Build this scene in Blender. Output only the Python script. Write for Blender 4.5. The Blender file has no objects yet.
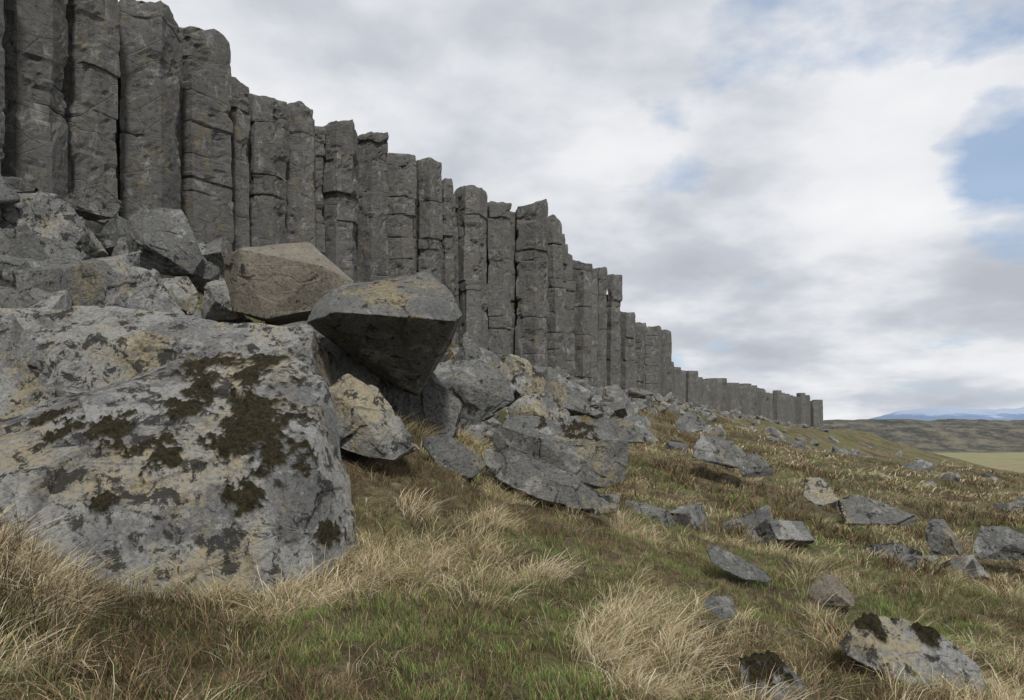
import bpy, bmesh, math, numpy as np
from mathutils import Vector
rng = np.random.default_rng(11)
scene = bpy.context.scene
scene.view_settings.view_transform = 'Standard'
scene.view_settings.look = 'None'
scene.view_settings.exposure = 0

# ------------------------------------------------------------------ noise
def _h(ix, iy, iz, seed):
    h = (ix * 73856093) ^ (iy * 19349663) ^ (iz * 83492791) ^ (seed * 2654435)
    h = h & 0xffffffff
    h = ((h ^ (h >> 13)) * 1274126177) & 0xffffffff
    h = ((h ^ (h >> 15)) * 974126173) & 0xffffffff
    h = h ^ (h >> 16)
    return (h & 0xffff) / 32767.5 - 1.0
def vnoise(P, seed=0):
    F = np.floor(P).astype(np.int64); f = P - F
    f = f * f * f * (f * (f * 6 - 15) + 10)
    X, Y, Z = F[:, 0], F[:, 1], F[:, 2]
    out = 0
    for dx in (0, 1):
        wx = f[:, 0] if dx else 1 - f[:, 0]
        for dy in (0, 1):
            wy = f[:, 1] if dy else 1 - f[:, 1]
            for dz in (0, 1):
                wz = f[:, 2] if dz else 1 - f[:, 2]
                out = out + wx * wy * wz * _h(X + dx, Y + dy, Z + dz, seed)
    return out
def fbm(P, octv=4, seed=0, gain=.5):
    a = 1.; s = 0; t = 0
    for o in range(octv):
        s = s + a * vnoise(P * (2.03 ** o) + o * 17.3, seed + o); t += a; a *= gain
    return s / t
def fbm2(x, y, sc, octv=4, seed=0, gain=.5):
    return fbm(np.stack([x * sc, y * sc, np.zeros_like(x) + .37], 1), octv, seed, gain)
def sstep(a, b, x):
    t = np.clip((x - a) / (b - a), 0, 1); return t * t * (3 - 2 * t)

# ------------------------------------------------------------------ nodes
class NT:
    def __init__(s, tree):
        s.t = tree; s.n = tree.nodes; s.l = tree.links
    def put(s, sock, v):
        if isinstance(v, bpy.types.NodeSocket): s.l.new(v, sock)
        elif isinstance(v, (tuple, list)) and len(v) == 3 and sock.type == 'RGBA': sock.default_value = (*v, 1)
        else: sock.default_value = v
    def noise(s, vec, scale, detail=6, rough=.55, dist=0.):
        n = s.n.new('ShaderNodeTexNoise'); s.l.new(vec, n.inputs['Vector'])
        n.inputs['Scale'].default_value = scale; n.inputs['Detail'].default_value = detail
        n.inputs['Roughness'].default_value = rough; n.inputs['Distortion'].default_value = dist
        return n.outputs[0]
    def voro(s, vec, scale, feature='F1', rnd=1.):
        n = s.n.new('ShaderNodeTexVoronoi'); n.feature = feature; s.l.new(vec, n.inputs['Vector'])
        n.inputs['Scale'].default_value = scale; n.inputs['Randomness'].default_value = rnd
        return n.outputs['Distance']
    def ramp(s, f, stops):
        n = s.n.new('ShaderNodeValToRGB'); s.l.new(f, n.inputs[0]); e = n.color_ramp.elements
        while len(e) < len(stops): e.new(.5)
        for i, (p, c) in enumerate(stops):
            e[i].position = p
            e[i].color = (c, c, c, 1) if not isinstance(c, tuple) else (*c, 1)
        return n.outputs[0]
    def mix(s, f, a, b, mode='MIX'):
        n = s.n.new('ShaderNodeMix'); n.data_type = 'RGBA'; n.blend_type = mode
        s.put(n.inputs[0], f); s.put(n.inputs[6], a); s.put(n.inputs[7], b)
        return n.outputs[2]
    def math(s, op, a, b=0., c=None, clamp=False):
        n = s.n.new('ShaderNodeMath'); n.operation = op; n.use_clamp = clamp
        s.put(n.inputs[0], a); s.put(n.inputs[1], b)
        if c is not None: s.put(n.inputs[2], c)
        return n.outputs[0]
    def vmul(s, vec, v):
        n = s.n.new('ShaderNodeVectorMath'); n.operation = 'MULTIPLY'; s.l.new(vec, n.inputs[0]); n.inputs[1].default_value = v
        return n.outputs[0]
    def pos(s):
        return s.n.new('ShaderNodeNewGeometry').outputs['Position']
    def attr(s, name, o='Color'):
        n = s.n.new('ShaderNodeAttribute'); n.attribute_name = name; return n.outputs[o]
    def bump(s, h, strength, dist, nrm=None):
        n = s.n.new('ShaderNodeBump'); n.inputs['Strength'].default_value = strength; n.inputs['Distance'].default_value = dist
        s.l.new(h, n.inputs['Height'])
        if nrm is not None: s.l.new(nrm, n.inputs['Normal'])
        return n.outputs[0]
def newmat(name):
    m = bpy.data.materials.new(name); m.use_nodes = True
    nt = NT(m.node_tree); b = m.node_tree.nodes['Principled BSDF']
    b.inputs['Roughness'].default_value = .92
    b.inputs['Specular IOR Level'].default_value = .2
    return m, nt, b

def rock_material(name, dark, light, pale_amt=.5, ochre_amt=.4, black_amt=.4, fleck=.5):
    m, t, b = newmat(name); P = t.pos()
    base = t.mix(t.ramp(t.noise(P, 1.3, 6, .6), [(.3, 0.), (.7, 1.)]), dark, light)
    fine = t.noise(P, 24, 5, .75)
    base = t.mix(t.ramp(fine, [(.32, .85), (.55, 0.)]), base, tuple(c * .38 for c in dark))
    off = t.n.new('ShaderNodeVectorMath'); off.operation = 'ADD'; t.l.new(P, off.inputs[0]); off.inputs[1].default_value = (13, 5, 8)
    P2 = off.outputs[0]
    # pale crust lichen in broad sheets, small flecks, ochre stain, black lichen last
    f = t.ramp(t.noise(P, 1.1, 7, .68, .3), [(.60 - .16 * pale_amt, 0.), (.65 - .16 * pale_amt, .7), (.9, 1.)])
    sp = t.ramp(fine, [(.38, .35), (.56, 1.)])
    base = t.mix(t.math('MULTIPLY', f, sp), base, (.315, .315, .295))
    f2 = t.ramp(t.noise(P, 7, 6, .75, .3), [(.58, 0.), (.61, .9)])
    base = t.mix(t.math('MULTIPLY', f2, fleck), base, (.42, .42, .39))
    f3 = t.ramp(t.noise(P2, .85, 7, .72, .2), [(.60 - .12 * ochre_amt, 0.), (.70 - .12 * ochre_amt, 1.)])
    f3 = t.math('MULTIPLY', f3, t.ramp(fine, [(.42, .05), (.60, .75)]))
    base = t.mix(f3, base, (.35, .27, .115))
    f4 = t.ramp(t.noise(P2, 4.2, 8, .76, .3), [(.645 - .14 * black_amt, 0.), (.67 - .14 * black_amt, .9)])
    base = t.mix(f4, base, (.026, .025, .023))
    mo = t.attr('moss', 'Fac')
    mc = t.mix(t.ramp(fine, [(.4, 0.), (.65, 1.)]), (.009, .009, .005), (.052, .04, .018))
    base = t.mix(mo, base, mc)
    t.l.new(base, b.inputs['Base Color'])
    h = t.math('ADD', t.noise(P, 8, 9, .75), t.math('MULTIPLY', t.noise(P, 70, 3, .7), .22))
    cr = t.ramp(t.voro(t.vmul(P, (1, 1, 1.8)), 1.5, 'DISTANCE_TO_EDGE'), [(0., 0.), (.014, 1.)])
    h = t.math('ADD', h, t.math('MULTIPLY', cr, .12))
    t.l.new(t.bump(h, .85, .075), b.inputs['Normal'])
    return m
M_LICH = rock_material('lichen_basalt', (.125, .125, .123), (.215, .215, .21), .85, .95, .78, .4)
M_GREY = rock_material('grey_basalt', (.11, .11, .106), (.19, .19, .182), .35, .4, .55, .25)
M_BROWN = rock_material('brown_basalt', (.165, .145, .115), (.26, .235, .19), .05, .2, .25, .05)

def column_material():
    m, t, b = newmat('column_basalt'); g = t.n.new('ShaderNodeNewGeometry'); P = g.outputs['Position']
    rnd = g.outputs['Random Per Island']
    base = t.mix(t.ramp(t.noise(t.vmul(P, (1, 1, .5)), .9, 6, .65), [(.3, 0.), (.7, 1.)]), (.078, .077, .074), (.14, .137, .129))
    base = t.mix(t.math('MULTIPLY', rnd, .5), base, (.16, .155, .142))
    n9 = t.noise(P, 8, 6, .78)
    base = t.mix(t.ramp(n9, [(.32, .9), (.48, 0.)]), base, (.033, .032, .031))
    f = t.ramp(t.noise(t.vmul(P, (1, 1, .5)), 3., 7, .78, .3), [(.555, 0.), (.61, .55), (.8, .9)])
    base = t.mix(f, base, (.27, .267, .25))
    f = t.ramp(t.noise(t.vmul(P, (1, 1, .6)), 2.1, 6, .76, .2), [(.56, 0.), (.63, .6)])
    base = t.mix(f, base, (.19, .155, .095))
    t.l.new(base, b.inputs['Base Color'])
    h = t.math('ADD', t.noise(P, 4, 8, .78), t.math('MULTIPLY', t.noise(t.vmul(P, (1, 1, 4)), 2.4, 6, .75), .35))
    cr = t.ramp(t.voro(t.vmul(P, (1, 1, 1.6)), .75, 'DISTANCE_TO_EDGE'), [(0., 0.), (.014, 1.)])
    h = t.math('ADD', h, t.math('MULTIPLY', cr, .2))
    t.l.new(t.bump(h, .95, .1), b.inputs['Normal'])
    return m
M_COL = column_material()

# ------------------------------------------------------------------ terrain function
LINE = [(-11.5, -30, 5, 11), (-11.3, 5, 6.5, 12), (-10.9, 15, 6.8, 12.2), (-10.3, 18.3, 6.9, 12.3), (-9.0, 22.3, 6.9, 13), (-8.07, 25, 6.8, 12.2),
        (-6.35, 27.7, 6.5, 12.2), (-4.49, 30.8, 5.9, 12.5), (-1.9, 34.7, 5, 12.2), (.89, 38, 4.0, 12.4), (2.35, 41, 3.8, 12.3),
        (5.53, 50, 4, 11.6), (8.6, 58, 4.2, 10.2), (11.3, 64, 4.2, 9.6), (15, 78, 4.3, 8.2), (17.3, 85, 4.4, 7.9), (24.5, 100, 3.8, 7.5),
        (42, 130, 2.4, 7.5), (63.7, 160, .0, 6.8), (68, 175, -2, 0), (62, 240, -6, 0), (50, 600, -8, 0), (-200, 2000, -10, 0)]
LN = np.array(LINE, float)
def cliff_dist(x, y):
    best = np.full(x.shape, 1e9); sd = np.zeros(x.shape); zb = np.zeros(x.shape)
    for a, b in zip(LN[:-1], LN[1:]):
        dx, dy = b[0] - a[0], b[1] - a[1]; L2 = dx * dx + dy * dy
        t = np.clip(((x - a[0]) * dx + (y - a[1]) * dy) / L2, 0, 1)
        ex, ey = x - a[0] - t * dx, y - a[1] - t * dy
        d = np.hypot(ex, ey); s = np.sign(ex * dy - ey * dx); s[s == 0] = 1
        m = d < best
        best[m] = d[m]; sd[m] = (d * s)[m]; zb[m] = (a[2] + t * (b[2] - a[2]))[m]
    return sd, zb
def ground(x, y, fine=True):
    x = np.asarray(x, float); y = np.asarray(y, float)
    d, zb = cliff_dist(x, y)
    dd = np.maximum(d, 0)
    W = 11 + 4 * sstep(30, 60, y) - 2.2 * (1 - sstep(5.5, 10, y))
    z = zb * np.clip(1 - dd / W, 0, 1) ** 2
    o = np.maximum(dd - 10, 0)
    rate = .135 * (1 + 2.6 * sstep(45, 110, y))
    z = z - 12.0 * (1 - np.exp(-o * rate / 12.0))
    z = z + 1.9 * np.exp(-((x + 3.2) ** 2 + (y - 12.8) ** 2) / 18.)
    z = z - 1.0 * np.exp(-((x + 6.2) ** 2 + (y - 8.4) ** 2) / 3.4)
    z = z + .62 * np.exp(-((x + 3.75) ** 2 + (y - 5.15) ** 2) / .75)
    r = np.hypot(x, y)
    z = z + .6 * fbm2(x, y, .2, 3, 5) * sstep(6, 16, r) * sstep(0, 3, dd)
    z = z + 1.2 * fbm2(x, y, .03, 4, 9) * sstep(60, 150, r) * (1 - .8 * sstep(150, 200, y))
    hl = sstep(365, 440, y + 30 * fbm2(x, y, .01, 2, 3)) * (1 - sstep(900, 1500, y))
    tgt = 2.6 + 5.5 * fbm2(x, y, .013, 5, 21, .6) + 3. * np.abs(fbm2(x, y, .04, 3, 22))
    z = z + hl * (tgt - z)
    if fine:
        n = fbm2(x, y, .9, 3, 31)
        t2 = np.abs(fbm2(x, y, 1.9, 2, 41))
        z = z + (.17 * n + .22 * (.35 - t2)) * (1 - sstep(60, 160, r)) - .02
    return z
def g1(x, y): return float(ground(np.array([x]), np.array([y]))[0])

def axis(a, b, fine, grow, lo, hi):
    v = list(np.arange(a, b, fine)); s = fine
    p = v[-1]
    while p < hi:
        if p > 700: grow = 1.1
        s *= grow; p += s; v.append(p)
        if 300 < p < 700: s = min(s, 4.5)
    s = fine; p = a; L = []
    while p > lo: s *= grow; p -= s; L.append(p)
    return np.array(L[::-1] + v)
def mesh_from(name, V, faces_quads=None, loops=None, starts=None, smooth=True, mat=None):
    me = bpy.data.meshes.new(name)
    me.vertices.add(len(V)); me.vertices.foreach_set('co', np.ascontiguousarray(V, np.float32).ravel())
    if faces_quads is not None:
        k = faces_quads.shape[1]
        loops = faces_quads.ravel(); starts = np.arange(len(faces_quads)) * k
    me.loops.add(len(loops)); me.loops.foreach_set('vertex_index', loops.astype(np.int32))
    me.polygons.add(len(starts)); me.polygons.foreach_set('loop_start', starts.astype(np.int32))
    me.update(calc_edges=True)
    me.polygons.foreach_set('use_smooth', np.full(len(starts), smooth))
    if mat: me.materials.append(mat)
    ob = bpy.data.objects.new(name, me); scene.collection.objects.link(ob)
    return ob
xs = axis(-7, 9, .13, 1.03, -300, 9000); ys = axis(3, 17, .13, 1.018, -60, 9000)
GX, GY = np.meshgrid(xs, ys); gx, gy = GX.ravel(), GY.ravel()
gz = ground(gx, gy)
nx, ny = len(xs), len(ys)
i = np.arange(nx * ny).reshape(ny, nx)
Q = np.stack([i[:-1, :-1], i[:-1, 1:], i[1:, 1:], i[1:, :-1]], -1).reshape(-1, 4)

def terrain_material():
    m, t, b = newmat('moorland'); P = t.pos()
    sep = t.n.new('ShaderNodeSeparateXYZ'); t.l.new(P, sep.inputs[0]); Y = sep.outputs[1]
    n1 = t.noise(P, .35, 5, .65, .3); n2 = t.noise(P, 1.8, 7, .72); n3 = t.noise(P, 14, 4, .7)
    c = t.mix(t.ramp(n2, [(.36, 0.), (.62, 1.)]), (.08, .06, .033), (.31, .245, .135))
    c = t.mix(t.ramp(n1, [(.48, 0.), (.58, .8)]), c, (.085, .062, .036))
    c = t.mix(t.ramp(t.noise(P, .22, 5, .6), [(.47, 0.), (.56, .55)]), c, (.13, .16, .05))
    c = t.mix(t.ramp(n3, [(.3, .7), (.6, 0.)]), c, (.035, .028, .016))
    def rng_(a, b_):
        n = t.n.new('ShaderNodeMapRange'); n.inputs[1].default_value = a; n.inputs[2].default_value = b_; t.l.new(Y, n.inputs[0]); return n.outputs[0]
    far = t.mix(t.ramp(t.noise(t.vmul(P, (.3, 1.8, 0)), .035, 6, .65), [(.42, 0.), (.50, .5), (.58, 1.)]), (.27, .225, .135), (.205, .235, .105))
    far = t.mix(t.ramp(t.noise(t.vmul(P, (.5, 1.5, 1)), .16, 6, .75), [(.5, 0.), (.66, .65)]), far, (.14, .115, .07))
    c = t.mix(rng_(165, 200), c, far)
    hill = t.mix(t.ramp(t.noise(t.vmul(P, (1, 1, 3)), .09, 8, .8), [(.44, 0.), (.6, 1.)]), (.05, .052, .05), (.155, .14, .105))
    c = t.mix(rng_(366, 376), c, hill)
    c = t.mix(rng_(900, 1600), c, (.15, .19, .24))  # distance haze painted in: far ground colour fades to blue-grey
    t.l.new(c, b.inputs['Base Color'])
    h = t.math('ADD', n2, t.math('MULTIPLY', n3, .35))
    t.l.new(t.bump(h, 1., .4), b.inputs['Normal'])
    return m
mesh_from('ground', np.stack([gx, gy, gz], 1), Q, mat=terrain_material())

# ------------------------------------------------------------------ basalt columns
cols = []   # x,y,width,ztop
near = [(-10.9, 13.2, 1.5, 12.0), (-10.75, 15.0, 1.5, 12.1), (-10.55, 16.7, 1.35, 12.3), (-10.3, 18.3, 1.55, 12.35), (-9.73, 20.2, 1.62, 12.35), (-9.0, 22.3, 1.7, 12.85),
        (-8.75, 24.1, .9, 12.3), (-8.07, 25, 1.28, 12.25), (-7.27, 26.2, 1.12, 12.2), (-6.35, 27.7, 1.35, 12.2), (-5.4, 29.2, 1.18, 12.55),
        (-4.49, 30.8, 1.25, 12.5), (-3.54, 32.4, 1.15, 12.7), (-2.9, 33.8, .8, 12.2), (-1.9, 34.7, 1.4, 12.2), (-.66, 36.4, 1.2, 12.1),
        (.89, 38, 1.7, 12.4), (2.35, 41, 1.0, 12.4), (4.07, 46, 1.25, 11.25), (5.53, 50, 1.1, 11.7), (7.03, 54, 1.0, 12.1), (8.6, 58, 1.2, 10.1), (11.3, 64, 2.0, 9.7)]
for c in near: cols.append((c[0], c[1], c[2] * 1.04, c[3]))
seg = LN[:19]
def along(off, step, zj, y0=-12, wr=(1.1, 1.6), jit=.25):
    for a, b in zip(seg[:-1], seg[1:]):
        L = math.hypot(b[0] - a[0], b[1] - a[1]); tx, ty = (b[0] - a[0]) / L, (b[1] - a[1]) / L
        s = 0
        while s < L:
            f = s / L
            x = a[0] + tx * s - ty * off; y = a[1] + ty * s + tx * off
            if y > y0:
                w = rng.uniform(*wr) * (1 if y < 62 else 1.25)
                cols.append((x + rng.normal(0, jit * .5), y + rng.normal(0, jit * .5), w, a[3] + f * (b[3] - a[3]) + zj + rng.normal(0, .22)))
            s += step * rng.uniform(.85, 1.15) * (1 if a[1] < 64 else 1.3)
along(.8, 1.15, -.2)
along(1.9, 1.25, -.3)
for a, b in zip(seg[13:-1], seg[14:]):
    L = math.hypot(b[0] - a[0], b[1] - a[1]); s = 1.0
    while s < L:
        f = s / L
        cols.append((a[0] + (b[0] - a[0]) * f + rng.normal(0, .4), a[1] + (b[1] - a[1]) * f, rng.uniform(1.5, 2.3), a[3] + f * (b[3] - a[3]) + rng.normal(.1, .4)))
        s += rng.uniform(1.7, 2.6)
VV = []; LL = []; SS = []; vb = 0; lb = 0
for ci, (cx, cy, w, zt) in enumerate(cols):
    _, zb = cliff_dist(np.array([cx]), np.array([cy])); z0 = float(zb[0]) - 2.5
    dist = math.hypot(cx, cy)
    per, dz = (8, .09) if dist < 45 else ((4, .22) if dist < 75 else (2, .5))
    ns = int(rng.choice([5, 5, 6, 6, 7])); ang = (np.arange(ns) + rng.uniform(-.22, .22, ns)) * 2 * math.pi / ns + rng.uniform(0, 6.28)
    rad = w / 2 * 1.07 * rng.uniform(.92, 1.09, ns)
    cor = np.stack([np.cos(ang) * rad, np.sin(ang) * rad], 1)
    pts = []
    for k in range(ns):
        A, B = cor[k], cor[(k + 1) % ns]
        for j in range(per): pts.append(A + (B - A) * j / per)
    pts = np.array(pts)
    jz = []; z = z0 + rng.uniform(.3, 1.5)
    while z < zt - .3: jz.append(z); z += rng.choice([rng.uniform(.4, 1.0), rng.uniform(1.0, 3.2)])
    zs = list(np.arange(z0, zt, dz)) + [zt - .02]
    if dist < 75:
        for q in jz: zs += [q - .03, q, q + .03]
    zs = np.array(sorted(zs))
    jz = np.array(jz + [1e9]); si = np.searchsorted(jz, zs + 1e-6)
    nseg = len(jz) + 1
    so = rng.normal(0, .018, (nseg, 2)); sr = 1 + rng.normal(0, .010, nseg)
    if rng.random() < .45:
        kk = min(3, nseg); so[-kk:] += rng.normal(0, .055, (kk, 2))
    near_j = np.min(np.abs(zs[:, None] - jz[None, :]), 1)
    topf = np.clip((zs - (zt - .25)) / .25, 0, 1); rs = sr[si] * (1 - .05 * topf ** 2)
    lean = rng.normal(0, .008, 2)
    V = np.zeros((len(zs), len(pts), 3))
    V[:, :, 0] = cx + pts[None, :, 0] * rs[:, None] + so[si, 0][:, None] + (zs - z0)[:, None] * lean[0]
    V[:, :, 1] = cy + pts[None, :, 1] * rs[:, None] + so[si, 1][:, None] + (zs - z0)[:, None] * lean[1]
    V[:, :, 2] = zs[:, None]
    F = V.reshape(-1, 3)
    if dist < 75:
        gro = np.repeat(np.exp(-(near_j / .025) ** 2), len(pts)) * .06 * np.clip(.25 + 2.0 * vnoise(F * np.array([1.3, 1.3, .4]), 12), 0, 1)
        dsp = .032 * fbm(F * np.array([1.3, 1.3, .6]), 3, 50 + ci % 7) + .024 * fbm(F * 5., 2, 90, .6)
        v = fbm(F * np.array([1.1, 1.1, 1.2]) + ci, 3, 77)
        dsp = dsp - .04 * sstep(.16, .19, v) - .06 * sstep(.34, .37, v)
        dsp = dsp - .045 * np.clip(1 - np.abs(vnoise(F * np.array([.8, .8, 1.2]) + ci * 3, 66)) / .03, 0, 1) - gro
        nr = F[:, :2] - np.array([cx, cy]); nr /= np.linalg.norm(nr, axis=1)[:, None] + 1e-6
        F[:, :2] += nr * dsp[:, None]
        F[:, 2] += .07 * vnoise(F * 1.1, 19)
        tz = (F[:, 2] > zt - .6)
        tl = rng.normal(0, .14, 2)
        F[tz, 2] += .2 * fbm(F[tz] * 1.8, 3, 33) + (F[tz, 0] - cx) * tl[0] + (F[tz, 1] - cy) * tl[1]
    R, N = len(zs), len(pts)
    cap = F[-N:].mean(0) + np.array([0, 0, .05])
    VV.append(F); VV.append(cap[None])
    idx = np.arange(R * N).reshape(R, N)
    a = idx[:-1]; b = idx[1:]
    q = np.stack([a, np.roll(a, -1, 1), np.roll(b, -1, 1), b], -1).reshape(-1, 4) + vb
    tr = np.stack([idx[-1], np.roll(idx[-1], -1), np.full(N, R * N)], -1) + vb
    LL += [q.ravel(), tr.ravel()]; SS += [lb + np.arange(len(q)) * 4, lb + len(q) * 4 + np.arange(N) * 3]
    lb += len(q) * 4 + N * 3; vb += R * N + 1
cliff = mesh_from('basalt_column_cliff', np.concatenate(VV), loops=np.concatenate(LL), starts=np.concatenate(SS), smooth=False, mat=M_COL)

# plateau behind the columns
pv = []; offs = [(1.6, -20), (1.6, -.6), (6, -.2), (40, .8), (120, 1.5)]
nrm = []
for k in range(19):
    a = LN[max(k - 1, 0)]; b = LN[min(k + 1, 18)]; t = np.array([b[0] - a[0], b[1] - a[1]]); t /= np.linalg.norm(t); nrm.append((-t[1], t[0]))
for k in range(19):
    for o, dz in offs:
        z = LN[k][3] + dz if dz > -10 else -12
        pv.append((LN[k][0] + nrm[k][0] * o, LN[k][1] + nrm[k][1] * o, z))
i = np.arange(19 * 5).reshape(19, 5)
Q = np.stack([i[:-1, :-1], i[1:, :-1], i[1:, 1:], i[:-1, 1:]], -1).reshape(-1, 4)
mp, t, b = newmat('plateau_turf'); P = t.pos()
t.l.new(t.mix(t.ramp(t.noise(P, .8, 8, .7), [(.4, 0.), (.6, 1.)]), (.06, .05, .035), (.17, .14, .08)), b.inputs['Base Color'])
mesh_from('cliff_plateau', np.array(pv), Q, mat=mp)

# ------------------------------------------------------------------ boulders
_ico = {}
def ico(sub):
    if sub not in _ico:
        bm = bmesh.new(); bmesh.ops.create_icosphere(bm, subdivisions=sub, radius=1)
        _ico[sub] = (np.array([v.co[:] for v in bm.verts]), np.array([[v.index for v in f.verts] for f in bm.faces])); bm.free()
    return _ico[sub]
def hull_planes(pts):
    bm = bmesh.new()
    for p in pts: bm.verts.new(p)
    r = bmesh.ops.convex_hull(bm, input=bm.verts)
    pl = {}
    for f in bm.faces:
        f.normal_update(); n = np.array(f.normal[:]); d = float(np.dot(n, np.array(f.verts[0].co[:])))
        if d < 0: n = -n; d = -d
        key = tuple(np.round(n * 6).astype(int))
        if key not in pl or d > pl[key][1]: pl[key] = (n, d, f.calc_area())
    bm.free()
    return np.array([v[0] for v in pl.values()]), np.maximum(np.array([v[1] for v in pl.values()]), .02)
ROCKS = []
def rock_geo(loc, pts, sub, seed, chips=5, amp=.03, p=110, crack=.02, moss=None, cells=34, cell_amp=1., two=True, mean=False):
    r = np.random.default_rng(seed)
    pts = np.array(pts, float); c = pts.mean(0) if mean else (pts.max(0) + pts.min(0)) / 2
    q = pts - c; ext = (q.max(0) - q.min(0)) / 2; size = float(np.cbrt(ext.prod()))
    N, D = hull_planes(q)
    for _ in range(chips):
        n = r.normal(size=3) ; n /= np.linalg.norm(n)
        d = (q @ n).max() * r.uniform(.80, .93)
        N = np.vstack([N, n]); D = np.append(D, d)
    V, F = ico(sub)
    dr = V * ext; dr /= np.linalg.norm(dr, axis=1)[:, None]
    S = np.clip(dr @ N.T, 0, None) / D
    mx = np.maximum(S.max(1, keepdims=True), 1 / (1.6 * np.linalg.norm(ext)))
    Wt = (S / mx) ** p
    rad = 1 / (mx[:, 0] * np.maximum(Wt.sum(1), 1e-9) ** (1 / p))
    rad = np.minimum(rad, 1.6 * np.linalg.norm(ext))
    P = dr * rad[:, None]
    nn = (Wt ** .35) @ N; nn /= np.linalg.norm(nn, axis=1)[:, None] + 1e-9
    W = P + c + np.array(loc)
    f = 1 / size
    d = amp * size * (.9 * fbm(W * .9 * f + seed, 3, seed) + .8 * fbm(W * 3.2 * f, 4, seed + 5, .62))
    v = vnoise(W * 1.25 * f + 3.3 + .25 * fbm(W * 3 * f, 2, 8)[:, None], seed + 9)
    d -= crack * size * np.clip(1 - np.abs(v) / .035, 0, 1) ** 1.2
    # broken facets: tilted flakes over a jittered cell pattern
    for nc, am in (((cells, .055), (cells * 4, .022)) if two else ((cells, .055),)):
        sd = P[r.integers(0, len(P), nc)]
        Pw = P + .10 * size * np.stack([fbm(W * 2.5 * f + 5 * j, 2, seed + 30 + j) for j in range(3)], 1)
        best = np.full(len(P), 1e9); idx = np.zeros(len(P), int)
        for j in range(nc):
            e = ((Pw - sd[j]) ** 2).sum(1); m = e < best; best[m] = e[m]; idx[m] = j
        gr = r.normal(0, .16, (nc, 3)); h0 = r.uniform(-1, 0, nc)
        d += cell_amp * (am * size * h0[idx] + (gr[idx] * (P - sd[idx])).sum(1) * am * 8)
    W = W + nn * d[:, None]
    ms = np.zeros(len(W))
    if moss:
        for (mx_, my_, mz_, rr_) in moss:
            e = np.linalg.norm((W - np.array([mx_, my_, mz_])) * np.array([1, .55, 1]), axis=1) / rr_ + 1.7 * fbm(W * 4.5, 5, 61, .7)
            ms = np.maximum(ms, 1 - sstep(.78, .88, e))
        W = W + np.array([0, 0, 1]) * (ms * (.022 + .025 * vnoise(W * 30, 5)))[:, None]
    ROCKS.append((np.array(loc) + c, N, D))
    return W, F, ms
_cnt = 0
def boulder(loc, pts, scale=1., mat=None, sub=7, name='boulder', **kw):
    global _cnt; _cnt += 1
    pts = np.array(pts, float) * scale
    W, F, ms = rock_geo(loc, pts, sub, 100 + _cnt * 7, **kw)
    o = np.array(loc)
    ob = mesh_from(name, W - o, F, mat=mat or M_GREY); ob.location = loc
    a = ob.data.attributes.new('moss', 'FLOAT', 'POINT'); a.data.foreach_set('value', ms.astype(np.float32))
    return ob
# foreground block
boulder((0, 0, 0), [(-5.2, 7.8, 1.85), (-6.2, 7.5, 1.5), (-4.08, 8.2, 2.08), (-2.97, 8.4, 2.42), (-2.29, 8.3, 2.32), (-1.9, 8.0, 2.05),
    (-4.9, 6.0, 1.15), (-3.7, 6.3, 1.25), (-1.8, 6.95, 1.42), (-4.3, 5.4, .4), (-2.95, 5.5, -.1), (-2.28, 5.75, -.35), (-1.55, 6.5, -.3), (-1.42, 7.3, -.2),
    (-1.5, 7.5, .87), (-1.74, 7.9, 1.7), (-1.9, 9.3, .2), (-5.8, 9.3, .4), (-5.8, 6, -.2)], mat=M_LICH, sub=8, chips=3, amp=.014, crack=.014, p=150, cells=26, cell_amp=.65,
    moss=[(-2.55, 7.35, 1.75, .32), (-2.3, 7.1, 1.55, .34), (-2.1, 6.95, 1.35, .28), (-2.75, 7.9, 2.1, .26), (-3.1, 7.3, 1.8, .26), (-3.05, 7.6, 1.95, .22), (-3.55, 6.8, 1.5, .22), (-3.0, 6.6, 1.4, .28),
          (-3.15, 8.1, 2.25, .26), (-2.6, 8.2, 2.3, .2), (-4.4, 7.3, 1.7, .2), (-1.62, 6.9, .6, .14), (-2.3, 6.5, 1.0, .16), (-2.5, 6.9, 1.5, .22), (-3.95, 6.9, 1.5, .18), (-3.3, 6.3, 1.0, .14)])
# slab behind
boulder((-4.58, 10, 2.58), [(-230, -20, 40), (-65, 20, 52), (-10, 20, 45), (45, 30, 32), (150, 20, 28), (160, -10, 5), (165, -45, -70), (-260, -60, -90), (150, 120, 0), (-230, 120, 30), (170, 100, -150), (-230, 60, -150), (-260, -110, -120), (-100, -100, -100)], .013, M_LICH, amp=.02, cell_amp=.8)
boulder((-5.6, 11.3, 3.45), [(-60, -10, -40), (-45, 0, 0), (0, 0, 36), (25, 10, 30), (62, -5, -15), (70, -10, -50), (0, 60, 10), (-50, 60, -30), (60, 60, -50), (0, -40, -50)], .0147, M_LICH)
boulder((-7.4, 11.0, 3.3), [(-60, 0, 0), (-30, 0, 26), (20, 0, 20), (58, -5, -20), (40, -20, -40), (-60, -20, -40), (0, 60, 20), (50, 60, -30), (-60, 60, 0)], .0143, M_GREY)
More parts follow.
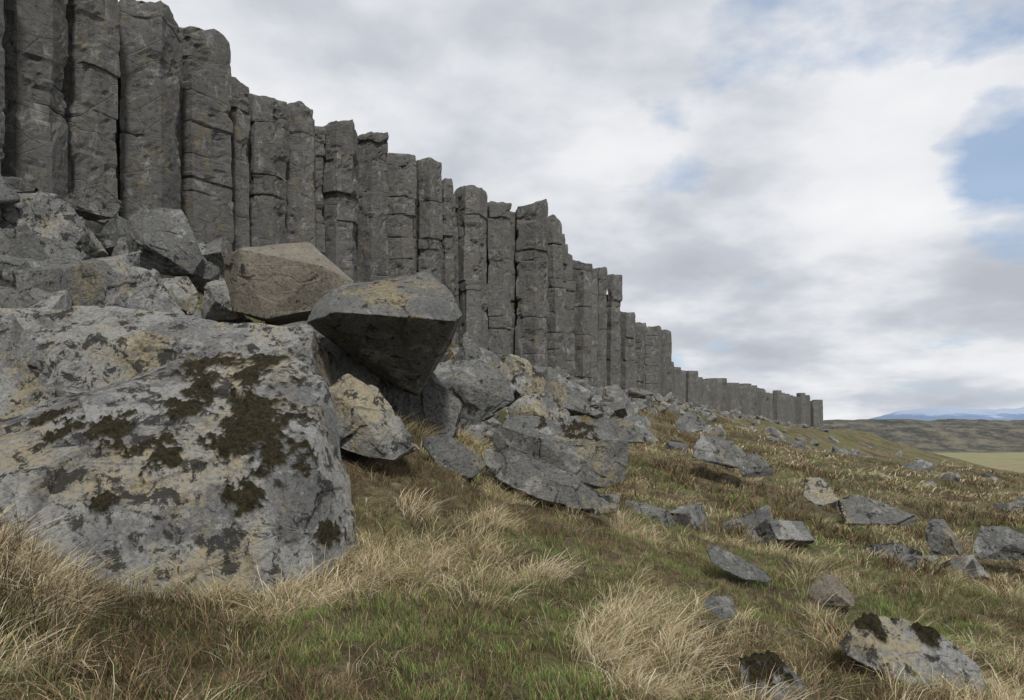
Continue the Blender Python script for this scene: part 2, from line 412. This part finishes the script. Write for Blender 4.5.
# upper left rocks
boulder((-8.5, 13.8, 5.3), [(-75, 0, -10), (-60, 0, 25), (-10, 10, 38), (35, 0, 15), (58, -5, -25), (40, -20, -45), (-70, -20, -40), (0, 60, 20), (50, 60, -30), (-60, 60, 0)], .018, M_LICH)
boulder((-7.9, 12.6, 4.45), [(-80, 0, 10), (-20, -5, 22), (30, 0, 12), (60, 0, -5), (55, -10, -25), (-80, -10, -25), (0, 50, 10), (50, 50, -10), (-70, 50, 0), (0, -30, -25)], .0164, M_GREY)
boulder((-8.3, 15.2, 5.95), [(-40, 0, 0), (-25, 0, 14), (10, 0, 22), (34, 0, 0), (20, 0, -14), (0, 40, 0), (-30, 30, -10)], .0195, M_GREY, sub=6)
boulder((-7.1, 14.6, 4.9), [(-30, 0, -10), (-20, 0, 20), (12, 0, 16), (30, 0, -12), (20, 0, -30), (-25, 0, -30), (0, 40, 0), (-30, 30, -10)], .019, M_GREY, sub=6)
boulder((-6.1, 13.5, 4.85), [(-38, 0, 22), (-22, 0, 35), (14, 8, 34), (24, 10, 10), (40, 0, -18), (30, -5, -36), (-30, -5, -34), (-38, -5, 0), (-8, -28, -10), (0, 45, 20), (20, 45, -30), (-30, 45, -20)], .0176, M_GREY, chips=2, cell_amp=.6)
boulder((-5.3, 12.0, 3.7), [(-30, 0, -5), (-10, 0, 18), (15, 5, 18), (28, 0, -5), (22, -5, -25), (-25, -5, -25), (0, 40, 0), (0, -20, -15)], .0157, M_LICH, sub=6)
boulder((-4.6, 12.2, 3.6), [(-24, 0, -10), (-18, 0, 20), (5, 5, 22), (24, 0, 0), (26, -5, -22), (-20, -5, -25), (0, 40, 0), (0, -20, -5)], .0157, M_GREY, sub=6)
# brown block: flat sloping top, broad front face, steep left face
boulder((-3.65, 12.3, 3.95), [(-60, 5, 22), (-50, 35, 40), (14, 45, 46), (66, 20, 0), (-30, -42, 20), (44, -22, 8), (58, -5, -28), (-6, -36, -46), (-40, -30, -38), (-60, 0, -12), (30, 60, 20), (-45, 70, 0), (50, 60, -30), (-30, 60, -40)], .0162, M_BROWN, chips=0, amp=.010, cell_amp=.4, p=240, cells=16)
# overhanging block
boulder((-1.82, 11, 3.03), [(-75, 10, 22), (-60, 30, 42), (20, 38, 50), (43, 30, 62), (62, 0, 40), (80, -30, 6), (74, -40, -2), (30, -60, 0), (-40, -58, 4), (-74, -20, 0), (58, 20, -30), (28, 44, -70), (2, 54, -62), (-40, 20, -10), (65, 70, 0), (-55, 80, 0), (0, 80, -40)], .0145, M_GREY, chips=0, amp=.012, p=220, cell_amp=.45)
# rocks below it
boulder((-2.6, 11.6, 2.45), [(-40, 0, -20), (-30, 0, 25), (20, 0, 30), (40, 0, -10), (30, -10, -40), (-30, -10, -50), (0, 60, 20), (40, 60, -30), (-40, 60, -30), (0, -25, -10)], .016, M_GREY)
boulder((-1.6, 12.2, 2.1), [(-50, 0, -20), (-30, 0, 25), (30, 0, 20), (50, 0, -10), (40, -10, -40), (-40, -10, -50), (0, 60, 20), (40, 60, -30), (-40, 60, -30)], .017, M_GREY)
boulder((-1.84, 9.5, 1.75), [(-38, 0, 30), (-20, 5, 42), (8, 0, 32), (35, -5, 0), (62, -10, -38), (35, -20, -50), (-30, -15, -35), (-42, 0, 0), (0, 50, 10), (40, 40, -30), (-35, 50, -20), (0, -28, 0)], .0124, M_LICH)
boulder((-.75, 10.5, 1.2), [(-34, 0, 20), (-8, 0, 20), (34, -5, -12), (26, -15, -26), (-18, -15, -18), (-34, -5, 0), (0, 30, 10), (25, 25, -20)], .0137, M_GREY, sub=6)
boulder((-.88, 13.5, 2.3), [(-54, 0, 5), (-38, 5, 20), (6, 10, 34), (46, 5, 16), (54, 0, -15), (18, -10, -38), (-42, -10, -28), (0, -25, 0), (0, 60, 20), (40, 60, -20), (-40, 60, -20)], .0176, M_GREY)
boulder((-.9, 15.5, 3.1), [(-18, 0, -25), (-5, 0, 18), (4, 0, 20), (20, 0, -10), (24, 0, -30), (0, 30, 0), (0, -15, -20)], .02, M_GREY, sub=6)
boulder((.1, 16, 2.5), [(-28, 0, 0), (-5, 0, 30), (8, 0, 28), (32, 0, 0), (30, -5, -25), (-25, -5, -25), (0, 35, 5), (0, -20, -10)], .021, M_LICH, sub=6)
boulder((1.05, 17, 2.3), [(-32, 0, -5), (-10, 0, 20), (5, 0, 18), (30, 0, -5), (36, -5, -22), (-30, -5, -25), (0, 35, 0), (0, -20, -15)], .022, M_GREY, sub=6)
boulder((.45, 14.6, 1.9), [(-30, 0, 0), (-15, 0, 15), (15, 0, 16), (35, 0, -5), (30, -5, -20), (-25, -5, -20), (0, 35, 0), (0, -20, -5)], .019, M_LICH, sub=6)
boulder((.78, 12.5, 1.2), [(-70, 0, 28), (-40, 10, 38), (38, 15, 24), (72, 0, 10), (66, -5, -32), (30, -20, -42), (-20, -20, -32), (-66, -5, 0), (-20, -30, 12), (0, 70, 20), (50, 70, -20), (-60, 60, 0)], .0163, M_GREY, moss=[(1.1, 12.3, 1.65, .3), (.6, 12.2, 1.7, .2)])
boulder((.62, 11, .72), [(-70, 0, 42), (-42, 0, 40), (20, 0, 12), (72, -5, -24), (40, -15, -28), (-30, -15, -8), (-74, -8, 12), (0, 25, 10), (60, 20, -30), (-60, 25, 20)], .0143, M_GREY, sub=7)
boulder((2.6, 19.5, 1.45), [(-35, 0, 8), (0, 0, 16), (35, 0, 0), (30, -10, -14), (-30, -10, -14), (0, 30, 0)], .025, M_GREY, sub=6)
# slope rocks
boulder((6.9, 26, .85), [(-28, 0, 0), (-14, 5, 14), (20, 5, 6), (46, 0, -20), (10, -10, -22), (-26, -8, -12), (0, 30, 8), (40, 30, -20)], .034, M_GREY, sub=6)
boulder((8.0, 25.2, .3), [(-18, 0, 6), (0, 5, 14), (16, 0, 0), (20, 0, -14), (-16, -8, -14), (0, 20, 0)], .033, M_GREY, sub=6)
boulder((7.2, 31, 1.8), [(-18, 0, 0), (0, 5, 10), (26, 0, -8), (0, -8, -14), (-16, -8, -12), (0, 20, 0)], .04, M_GREY, sub=6)
boulder((8.0, 20, -.1), [(-20, 0, 0), (-12, 5, 13), (6, 5, 12), (22, 0, -10), (0, -10, -16), (-18, -8, -12), (0, 20, 5)], .026, M_LICH, sub=6)
boulder((9.6, 20, -.58), [(-45, 0, 8), (-30, 5, 16), (10, 5, 4), (44, 0, -10), (20, -10, -16), (-40, -8, -14), (0, 25, 5)], .026, M_GREY, sub=6)
boulder((8.7, 15.5, -.65), [(-19, 0, 5), (-10, 5, 18), (4, 5, 18), (19, 0, -10), (15, -8, -22), (-17, -8, -20), (0, 25, 5), (0, -15, 0)], .0202, M_GREY, sub=6)
boulder((10.2, 16, -.83), [(-30, 0, -5), (-18, 5, 16), (10, 5, 14), (36, 0, 2), (38, -8, -18), (-28, -8, -18), (0, 25, 5), (0, -15, 0)], .0208, M_GREY, sub=6)
boulder((2.65, 9, -.03), [(-38, 4, 14), (-20, 10, 19), (38, 0, -12), (30, -10, -20), (0, -16, -14), (-34, -8, 4), (20, 20, -8)], .0117, M_GREY, sub=6)
boulder((3.64, 8.8, -.28), [(-25, 0, 0), (-6, 10, 16), (10, 10, 12), (26, 0, -8), (20, -12, -16), (-20, -10, -14), (0, -15, -2)], .0115, M_BROWN, sub=6, cell_amp=.5)
boulder((3.37, 6.5, -.33), [(-76, 0, 14), (-55, 20, 34), (-10, 30, 34), (30, 30, 26), (76, 10, -16), (70, -15, -38), (10, -35, -32), (-40, -30, -12), (-70, -15, 0), (0, 0, -50)], .0085, M_LICH, sub=7, moss=[(3.1, 6.6, -.05, .16), (3.6, 6.5, -.15, .14)])
boulder((1.88, 5.6, -.24), [(-30, 10, 14), (5, 15, 20), (36, 0, -6), (34, -15, -30), (-20, -15, -40), (-34, 0, 0), (0, -25, -15)], .0073, M_GREY, sub=6, moss=[(1.85, 5.6, 0, .25)])
boulder((1.95, 7.2, -.1), [(-18, 0, 0), (-8, 5, 12), (12, 5, 12), (18, 0, -8), (0, -12, -12), (0, 12, 0)], .0094, M_GREY, sub=6)

# smaller debris of the talus (one object): broken column blocks
VV = []; FF = []; vb = 0
CORN = np.array([(i_, j_, k_) for i_ in (-1, 1) for j_ in (-1, 1) for k_ in (-1, 1)], float)
def debris(x, y, s, sink=.25):
    global vb
    r = np.random.default_rng(int(abs(x * 7919 + y * 104729)) % 99991)
    pts = CORN * np.array([.85, r.uniform(.45, .65), r.uniform(.3, .5)]) + r.normal(0, .15, (8, 3))
    pts = pts * s
    def R_(a, ax):
        c_, s_ = math.cos(a), math.sin(a); M = np.eye(3); i_, j_ = [(1, 2), (0, 2), (0, 1)][ax]; M[i_, i_] = c_; M[j_, j_] = c_; M[i_, j_] = -s_; M[j_, i_] = s_; return M
    pts = pts @ R_(r.normal(0, .45), 0) @ R_(r.normal(0, .45), 1) @ R_(r.uniform(0, 6.28), 2)
    W, F, ms = rock_geo((x, y, g1(x, y) + s * (.6 - sink) * .5), pts, 6 if (s > .5 and y < 22) else (5 if y < 40 else 4), int(r.integers(1, 9999)), chips=1, amp=.02, cells=14, two=(y < 22), mean=True, p=160, cell_amp=.7)
    VV.append(W); FF.append(F + vb); vb += len(W)
k = 0
while k < 240:
    x = rng.uniform(-10, 7); y = rng.uniform(8.5, 42)
    d, _ = cliff_dist(np.array([x]), np.array([y])); d = d[0]
    if d < .6 or d > 9: continue
    if rng.random() < (d / 11): continue
    if x > -1.6 and y < 11: continue
    debris(x, y, rng.uniform(.3, 1.1) * (1 if y > 12 else .6)); k += 1
for a, b in zip(seg[9:-1], seg[10:]):         # rubble band along the foot of the face
    L = math.hypot(b[0] - a[0], b[1] - a[1]); tx, ty = (b[0] - a[0]) / L, (b[1] - a[1]) / L; s = 0
    while s < L:
        o = .9 + abs(rng.normal(0, 1.6))
        debris(a[0] + tx * s + ty * o, a[1] + ty * s - tx * o, rng.uniform(.3, .9), .35); s += rng.uniform(.6, 1.8)
k = 0
while k < 62:
    y = 12 + 80 * rng.random() ** 1.1; x = rng.uniform(.05, .75) * y
    d, _ = cliff_dist(np.array([x]), np.array([y])); d = d[0]
    if d < 2 or d > 24: continue
    if float(fbm2(np.array([x]), np.array([y]), .2, 2, 44)[0]) < .08: continue
    debris(x, y, rng.uniform(.2, .6) * (1 + y / 70), .75); k += 1
for _ in range(40):
    y = rng.uniform(60, 130); x = rng.uniform(.35, .6) * y
    d, _ = cliff_dist(np.array([x]), np.array([y]))
    if d[0] > 4: debris(x, y, rng.uniform(.4, 1.0), .6)
mesh_from('talus_rocks', np.concatenate(VV), np.concatenate(FF), mat=M_GREY)

# ------------------------------------------------------------------ grass
def inside_rock(P):
    m = np.zeros(len(P), bool)
    for c, N, D in ROCKS:
        q = P - c; R = D.max() * 2.5 + .1
        s = np.where((np.abs(q[:, 0]) < R) & (np.abs(q[:, 1]) < R))[0]
        if len(s): m[s] |= ((q[s] @ N.T) < D + .0).all(1)
    return m
def blades(name, bx, by, L, lx, ly, droop, w, col, mat):
    bz = ground(bx, by) - .01
    P0 = np.stack([bx, by, bz], 1)
    keep = ~(inside_rock(P0 + np.array([0, 0, .06])) | inside_rock(P0 + np.array([0, 0, .2])))
    P0, L, lx, ly, droop, w, col = P0[keep], L[keep], lx[keep], ly[keep], droop[keep], w[keep], col[keep]
    n = len(P0); th = rng.uniform(0, math.pi, n); wd = np.stack([np.cos(th), np.sin(th), np.zeros(n)], 1)
    V = np.zeros((n, 7, 3)); ts = [0, .38, .74, 1]; ws = [.8, 1, .65, 0]
    crl = rng.normal(0, .14, (n, 2))
    for k, (tt, ww) in enumerate(zip(ts, ws)):
        c = P0.copy()
        c[:, 0] += L * (lx * tt ** 1.6 + crl[:, 0] * tt ** 3); c[:, 1] += L * (ly * tt ** 1.6 + crl[:, 1] * tt ** 3)
        c[:, 2] += L * (tt - droop * tt * tt)
        if k < 3:
            V[:, 2 * k] = c - wd * (w * ww / 2)[:, None]; V[:, 2 * k + 1] = c + wd * (w * ww / 2)[:, None]
        else: V[:, 6] = c
    b = (np.arange(n) * 7)[:, None]
    loops = (b + np.array([0, 1, 3, 2, 2, 3, 5, 4, 4, 5, 6])[None]).ravel()
    starts = ((np.arange(n) * 11)[:, None] + np.array([0, 4, 8])[None]).ravel()
    ob = mesh_from(name, V.reshape(-1, 3), loops=loops, starts=starts, smooth=True, mat=mat)
    C = np.ones((n, 7, 4), np.float32)
    shade = np.array([.6, .6, .92, .92, 1.08, 1.08, 1.12])   # darker at the root, lighter toward the tip
    C[:, :, :3] = col[:, None, :] * shade[None, :, None]
    a = ob.data.attributes.new('tint', 'FLOAT_COLOR', 'POINT'); a.data.foreach_set('color', C.ravel())
    return ob
mg, t, b = newmat('grass_blades')
tint = t.attr('tint'); t.l.new(tint, b.inputs['Base Color']); b.inputs['Roughness'].default_value = .75
tr = t.n.new('ShaderNodeBsdfTranslucent'); t.l.new(tint, tr.inputs[0])
mx = t.n.new('ShaderNodeMixShader'); mx.inputs[0].default_value = .3
t.l.new(b.outputs[0], mx.inputs[1]); t.l.new(tr.outputs[0], mx.inputs[2])
t.l.new(mx.outputs[0], mg.node_tree.nodes['Material Output'].inputs[0])

GREEN = [(-.3, 5.6, .9), (-.7, 6.1, .7), (.2, 6.5, .6), (-.5, 5.0, .8), (2.5, 8.6, .9), (3.2, 14, 1.6), (4.2, 5.4, .6), (-1.2, 5.2, .7), (3.2, 11, 1.0), (.9, 8.6, .6), (-3.0, 4.6, .4), (5.5, 17, 1.5), (0, 4.8, .7), (7, 22, 2), (3.0, 18, 1.5), (4.5, 8.5, .9), (6, 12, 1.2)]
HEATH = [(2.2, 13.5, 1.1), (1.6, 10.3, .8), (4.6, 14.5, 1.2), (5.4, 11.5, 1.0), (3.2, 16.5, 1.3), (8, 18, 1.5), (1.9, 6.6, .5), (3.6, 7.6, .5), (-2.9, 5.0, .5), (7, 14, 1.2), (10, 23, 2)]
def field(x, y, L_):
    g = np.zeros_like(x)
    for gx_, gy_, r in L_: g = np.maximum(g, np.exp(-(((x - gx_) ** 2 + (y - gy_) ** 2) / (r * r))))
    return g
def greenness(x, y):
    return np.clip(field(x, y, GREEN) * 1.15 + .85 * fbm2(x, y, .8, 3, 71) + .03, 0, 1)
STRAW = np.array([.60, .49, .30]); STRAW2 = np.array([.44, .34, .19]); BROWN = np.array([.23, .16, .09]); DARK = np.array([.085, .06, .036]); GRN = np.array([.185, .26, .075]); PALE = np.array([.72, .65, .48])
def cone(n, y0, y1, power=1.):
    y = y0 + (y1 - y0) * rng.random(n) ** power; x = y * rng.uniform(-.85, .85, n)
    return x, y
def tufts(name, ncl, per, y0, y1, rad, Lr, wr, power=1., kind='straw'):
    cx, cy = cone(ncl, y0, y1, power)
    d, _ = cliff_dist(cx, cy); g = greenness(cx, cy)
    hn = fbm2(cx, cy, .45, 3, 81) + .3 * field(cx, cy, HEATH) + .16 * ((d < 8) & (cy > 22))
    ok = d > .8
    if kind == 'straw': ok &= (rng.random(ncl) > g * 1.35) & (rng.random(ncl) > sstep(-.02, .16, hn) * .85)
    if kind == 'heath': ok &= rng.random(ncl) < sstep(-.03, .13, hn) * (1 - g * .8) + .05
    if kind == 'green': ok &= rng.random(ncl) < g * 1.4 + .12
    cx, cy, g, hn = cx[ok], cy[ok], g[ok], hn[ok]; m = len(cx)
    sz = rng.uniform(.55, 1.25, m); ld = rng.uniform(0, 6.28, m)
    I = np.repeat(np.arange(m), per); n = len(I)
    a = rng.uniform(0, 6.28, n); r = rad * sz[I] * np.sqrt(rng.random(n))
    bx = cx[I] + np.cos(a) * r; by = cy[I] + np.sin(a) * r
    L = rng.uniform(*Lr, n) * sz[I]
    out = r / rad
    if kind == 'heath':
        lx = np.cos(a) * .5 * out + rng.normal(0, .35, n); ly = np.sin(a) * .5 * out + rng.normal(0, .35, n); dr = rng.uniform(0, .2, n)
        c1 = np.where(rng.random((n, 1)) < .5, DARK, BROWN)
        c1 = np.where(rng.random((n, 1)) < .14, np.array([.10, .13, .045]), c1)
        col = c1 * rng.uniform(.7, 1.4, (n, 1))
    elif kind == 'green':
        lx = np.cos(a) * .2 + rng.normal(0, .25, n); ly = np.sin(a) * .2 + rng.normal(0, .25, n); dr = rng.uniform(0, .25, n)
        col = GRN * rng.uniform(.65, 1.35, (n, 1)); q = rng.random((n, 1)); col = np.where(q < .22, STRAW2, col)
    else:
        lx = np.cos(a) * .6 * out + .35 * np.cos(ld)[I] + .2 + rng.normal(0, .22, n); ly = np.sin(a) * .6 * out + .35 * np.sin(ld)[I] - .15 + rng.normal(0, .22, n)
        dr = rng.uniform(.2, .85, n)
        tone = rng.random(m)[I][:, None]
        col = STRAW * (1 - tone) + STRAW2 * tone
        q = rng.random((n, 1)); col = np.where(q < .18, PALE, col); col = np.where(q > .87, BROWN, col); col = np.where((q > .75) & (q < .87), GRN * 1.05, col)
        col = col * rng.uniform(.75, 1.2, (n, 1))
    w = rng.uniform(*wr, n)
    return blades(name, bx, by, L, lx, ly, dr, w, col, mg)
tufts('dry_grass', 6200, 40, 3.2, 13, .11, (.10, .30), (.003, .006), 1.15)
tufts('dry_grass', 1500, 70, 3.4, 15, .16, (.22, .46), (.003, .007), 1.1)
tufts('dry_grass', 5600, 24, 12, 34, .22, (.14, .34), (.008, .016), 1.1)
tufts('dry_grass', 5000, 12, 30, 95, .5, (.2, .45), (.03, .06), 1.1)
tufts('green_grass', 6500, 34, 3.2, 17, .14, (.04, .14), (.003, .006), 1.1, 'green')
tufts('green_grass', 3000, 20, 16, 50, .35, (.08, .22), (.012, .03), 1.1, 'green')
tufts('heath_shrub', 3600, 56, 3.6, 15, .17, (.07, .2), (.003, .006), 1.1, 'heath')
tufts('heath_shrub', 6500, 26, 14, 75, .4, (.12, .36), (.015, .035), 1.2, 'heath')

# tall bleached tufts around the rocks in front
cl = [(-3.45, 5.0), (-3.2, 4.85), (-2.95, 5.0), (-3.7, 5.2), (-3.55, 4.8), (-3.35, 5.25), (-3.75, 5.45), (-3.1, 5.15), (-3.9, 5.0), (-1.75, 6.1), (-1.5, 6.3), (-1.3, 6.1), (-1.2, 6.6), (-1.6, 5.8), (.6, 5.6), (.9, 5.2), (1.3, 5.9), (.8, 4.9), (-.9, 7.9), (-.4, 8.2), (-.9, 7.2), (-1.1, 8.6), (-.2, 9.0), (-3.2, 5.3), (-2.7, 4.5), (1.6, 5.0), (3.9, 5.9), (1.0, 6.6), (.7, 6.2), (1.9, 4.7), (-3.0, 4.4), (2.7, 5.2), (.3, 7.6)]
cl = np.array(cl); I = np.repeat(np.arange(len(cl)), 190); n = len(I)
a = rng.uniform(0, 6.28, n); r = .19 * np.sqrt(rng.random(n)); ld = rng.uniform(-1.2, .6, len(cl))
q = rng.random((n, 1)); col = np.where(q < .5, STRAW, np.where(q < .85, PALE, STRAW2)) * rng.uniform(.8, 1.15, (n, 1))
blades('dry_grass', cl[I, 0] + np.cos(a) * r, cl[I, 1] + np.sin(a) * r, rng.uniform(.2, .5, n), np.cos(a) * .35 + .4 * np.cos(ld)[I] + rng.normal(0, .22, n), np.sin(a) * .35 + .4 * np.sin(ld)[I] + rng.normal(0, .22, n), rng.uniform(.25, .85, n), rng.uniform(.003, .007, n), col, mg)
# dark dead stems in the lower left
cl = np.array([(-3.3, 4.95), (-3.0, 4.8), (-2.8, 5.1), (-3.55, 5.1), (-2.6, 4.7), (-3.2, 4.6), (-2.5, 5.2), (-3.45, 5.3)]); I = np.repeat(np.arange(len(cl)), 55); n = len(I)
a = rng.uniform(0, 6.28, n); r = .2 * np.sqrt(rng.random(n))
blades('dead_stems', cl[I, 0] + np.cos(a) * r, cl[I, 1] + np.sin(a) * r, rng.uniform(.25, .6, n), rng.normal(0, .6, n), rng.normal(0, .6, n), rng.uniform(.0, .5, n), rng.uniform(.003, .006, n), np.array([.07, .05, .035]) * rng.uniform(.6, 1.5, (n, 1)), mg)

# ------------------------------------------------------------------ distant mountains
mxs = np.linspace(2300, 11000, 240); rows = 14
MV = []
for j in range(rows):
    f = j / (rows - 1); prof = math.sin(f * math.pi)
    yy = 6600 + 2200 * f
    h = 140 * np.exp(-((mxs - 4900) / 900) ** 2) + 95 * np.exp(-((mxs - 4100) / 380) ** 2) + 200 * np.exp(-((mxs - 6500) / 1100) ** 2)
    h = h * (1 + .25 * fbm2(mxs, np.full_like(mxs, yy), .002, 4, 3)) * prof + 22 * fbm2(mxs, np.full_like(mxs, yy), .005, 4, 8) * prof
    MV.append(np.stack([mxs, np.full_like(mxs, yy), h - 5], 1))
MV = np.concatenate(MV); i = np.arange(rows * 240).reshape(rows, 240)
Q = np.stack([i[:-1, :-1], i[:-1, 1:], i[1:, 1:], i[1:, :-1]], -1).reshape(-1, 4)
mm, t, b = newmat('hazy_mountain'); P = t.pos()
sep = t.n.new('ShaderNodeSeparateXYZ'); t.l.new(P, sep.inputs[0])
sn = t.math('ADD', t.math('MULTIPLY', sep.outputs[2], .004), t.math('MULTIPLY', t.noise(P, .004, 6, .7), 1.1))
t.l.new(t.mix(t.ramp(sn, [(.85, 0.), (1.15, .6)]), (.15, .21, .31), (.38, .45, .56)), b.inputs['Base Color'])  # bluish aerial haze painted into the rock and snow base colours
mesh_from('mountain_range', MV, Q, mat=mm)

# ------------------------------------------------------------------ sky and light
to_sun = Vector((.15, -.60, .75)).normalized()
w = bpy.data.worlds.new('World'); scene.world = w; w.use_nodes = True
t = NT(w.node_tree); bg = w.node_tree.nodes['Background']; bg.inputs['Strength'].default_value = .115
sky = t.n.new('ShaderNodeTexSky'); sky.sky_type = 'NISHITA'; sky.sun_disc = False
sky.sun_elevation = math.asin(to_sun.z); sky.sun_rotation = math.atan2(to_sun.x, to_sun.y)
tc = t.n.new('ShaderNodeTexCoord'); G = tc.outputs['Generated']
sep = t.n.new('ShaderNodeSeparateXYZ'); t.l.new(G, sep.inputs[0])
zz = t.math('ADD', t.math('MAXIMUM', sep.outputs[2], 0.), .25)
cb = t.n.new('ShaderNodeCombineXYZ'); t.l.new(t.math('DIVIDE', sep.outputs[0], zz), cb.inputs[0]); t.l.new(t.math('DIVIDE', sep.outputs[1], zz), cb.inputs[1])
U = cb.outputs[0]
cov = t.noise(U, 2.2, 8, .55, .05)
shade = t.noise(U, 1.75, 9, .52, .05)
def blob(u, v, r):   # soft gap in the clouds around a world direction
    d = Vector((u, 1, v)).normalized()
    n = t.n.new('ShaderNodeVectorMath'); n.operation = 'DISTANCE'; t.l.new(G, n.inputs[0]); n.inputs[1].default_value = d
    m = t.n.new('ShaderNodeMapRange'); m.interpolation_type = 'SMOOTHSTEP'; t.l.new(n.outputs['Value'], m.inputs[0]); m.inputs[1].default_value = r; m.inputs[2].default_value = 0.; m.inputs[3].default_value = 0.; m.inputs[4].default_value = 1.
    return m.outputs[0]
gap = blob(.47, .52, .22)
for u, v, r, k in ((.64, .39, .12, 1.0), (.64, .2, .07, .8), (.62, .53, .18, .9), (.25, .40, .16, .25), (.52, .015, .09, .7), (.35, .55, .15, .6)):
    gap = t.math('MAXIMUM', gap, t.math('MULTIPLY', blob(u, v, r), k))
blue = t.math('ADD', t.math('MULTIPLY', gap, .42), t.math('MULTIPLY', t.math('SUBTRACT', .5, cov), 2.1))
blue = t.ramp(blue, [(.21, 0.), (.48, .85)])
bright = t.math('MULTIPLY', blob(.30, .33, .30), .09)
bright = t.math('ADD', bright, t.math('MULTIPLY', blob(.50, .30, .15), .06))
bright = t.math('ADD', bright, t.math('MULTIPLY', blob(-.3, .45, .45), .05))
dark = t.math('MULTIPLY', blob(.32, .20, .20), .12)
sv = t.math('SUBTRACT', t.math('ADD', shade, bright), dark)
cl = t.ramp(sv, [(.34, (4.2, 4.45, 4.95)), (.45, (5.1, 5.35, 5.85)), (.52, (6.2, 6.4, 6.75)), (.60, (7.3, 7.4, 7.65)), (.74, (8.0, 8.05, 8.15))])
skyc = t.mix(.5, sky.outputs[0], (3.5, 4.9, 7.1))
t.l.new(t.mix(blue, cl, skyc), bg.inputs['Color'])
sl = bpy.data.lights.new('sun', 'SUN'); sl.energy = 3.2; sl.angle = math.radians(6); sl.color = (1, .97, .92)
so = bpy.data.objects.new('sun', sl); scene.collection.objects.link(so)
so.rotation_euler = to_sun.to_track_quat('Z', 'Y').to_euler()

# ------------------------------------------------------------------ camera
cd = bpy.data.cameras.new('camera'); cam = bpy.data.objects.new('camera', cd); scene.collection.objects.link(cam)
cam.location = (0, 0, 1.6); cam.rotation_euler = (math.radians(90), 0, 0)
cd.sensor_width = 36; cd.lens = 27; cd.shift_y = .073; cd.clip_end = 30000; cd.clip_start = .05
scene.camera = cam
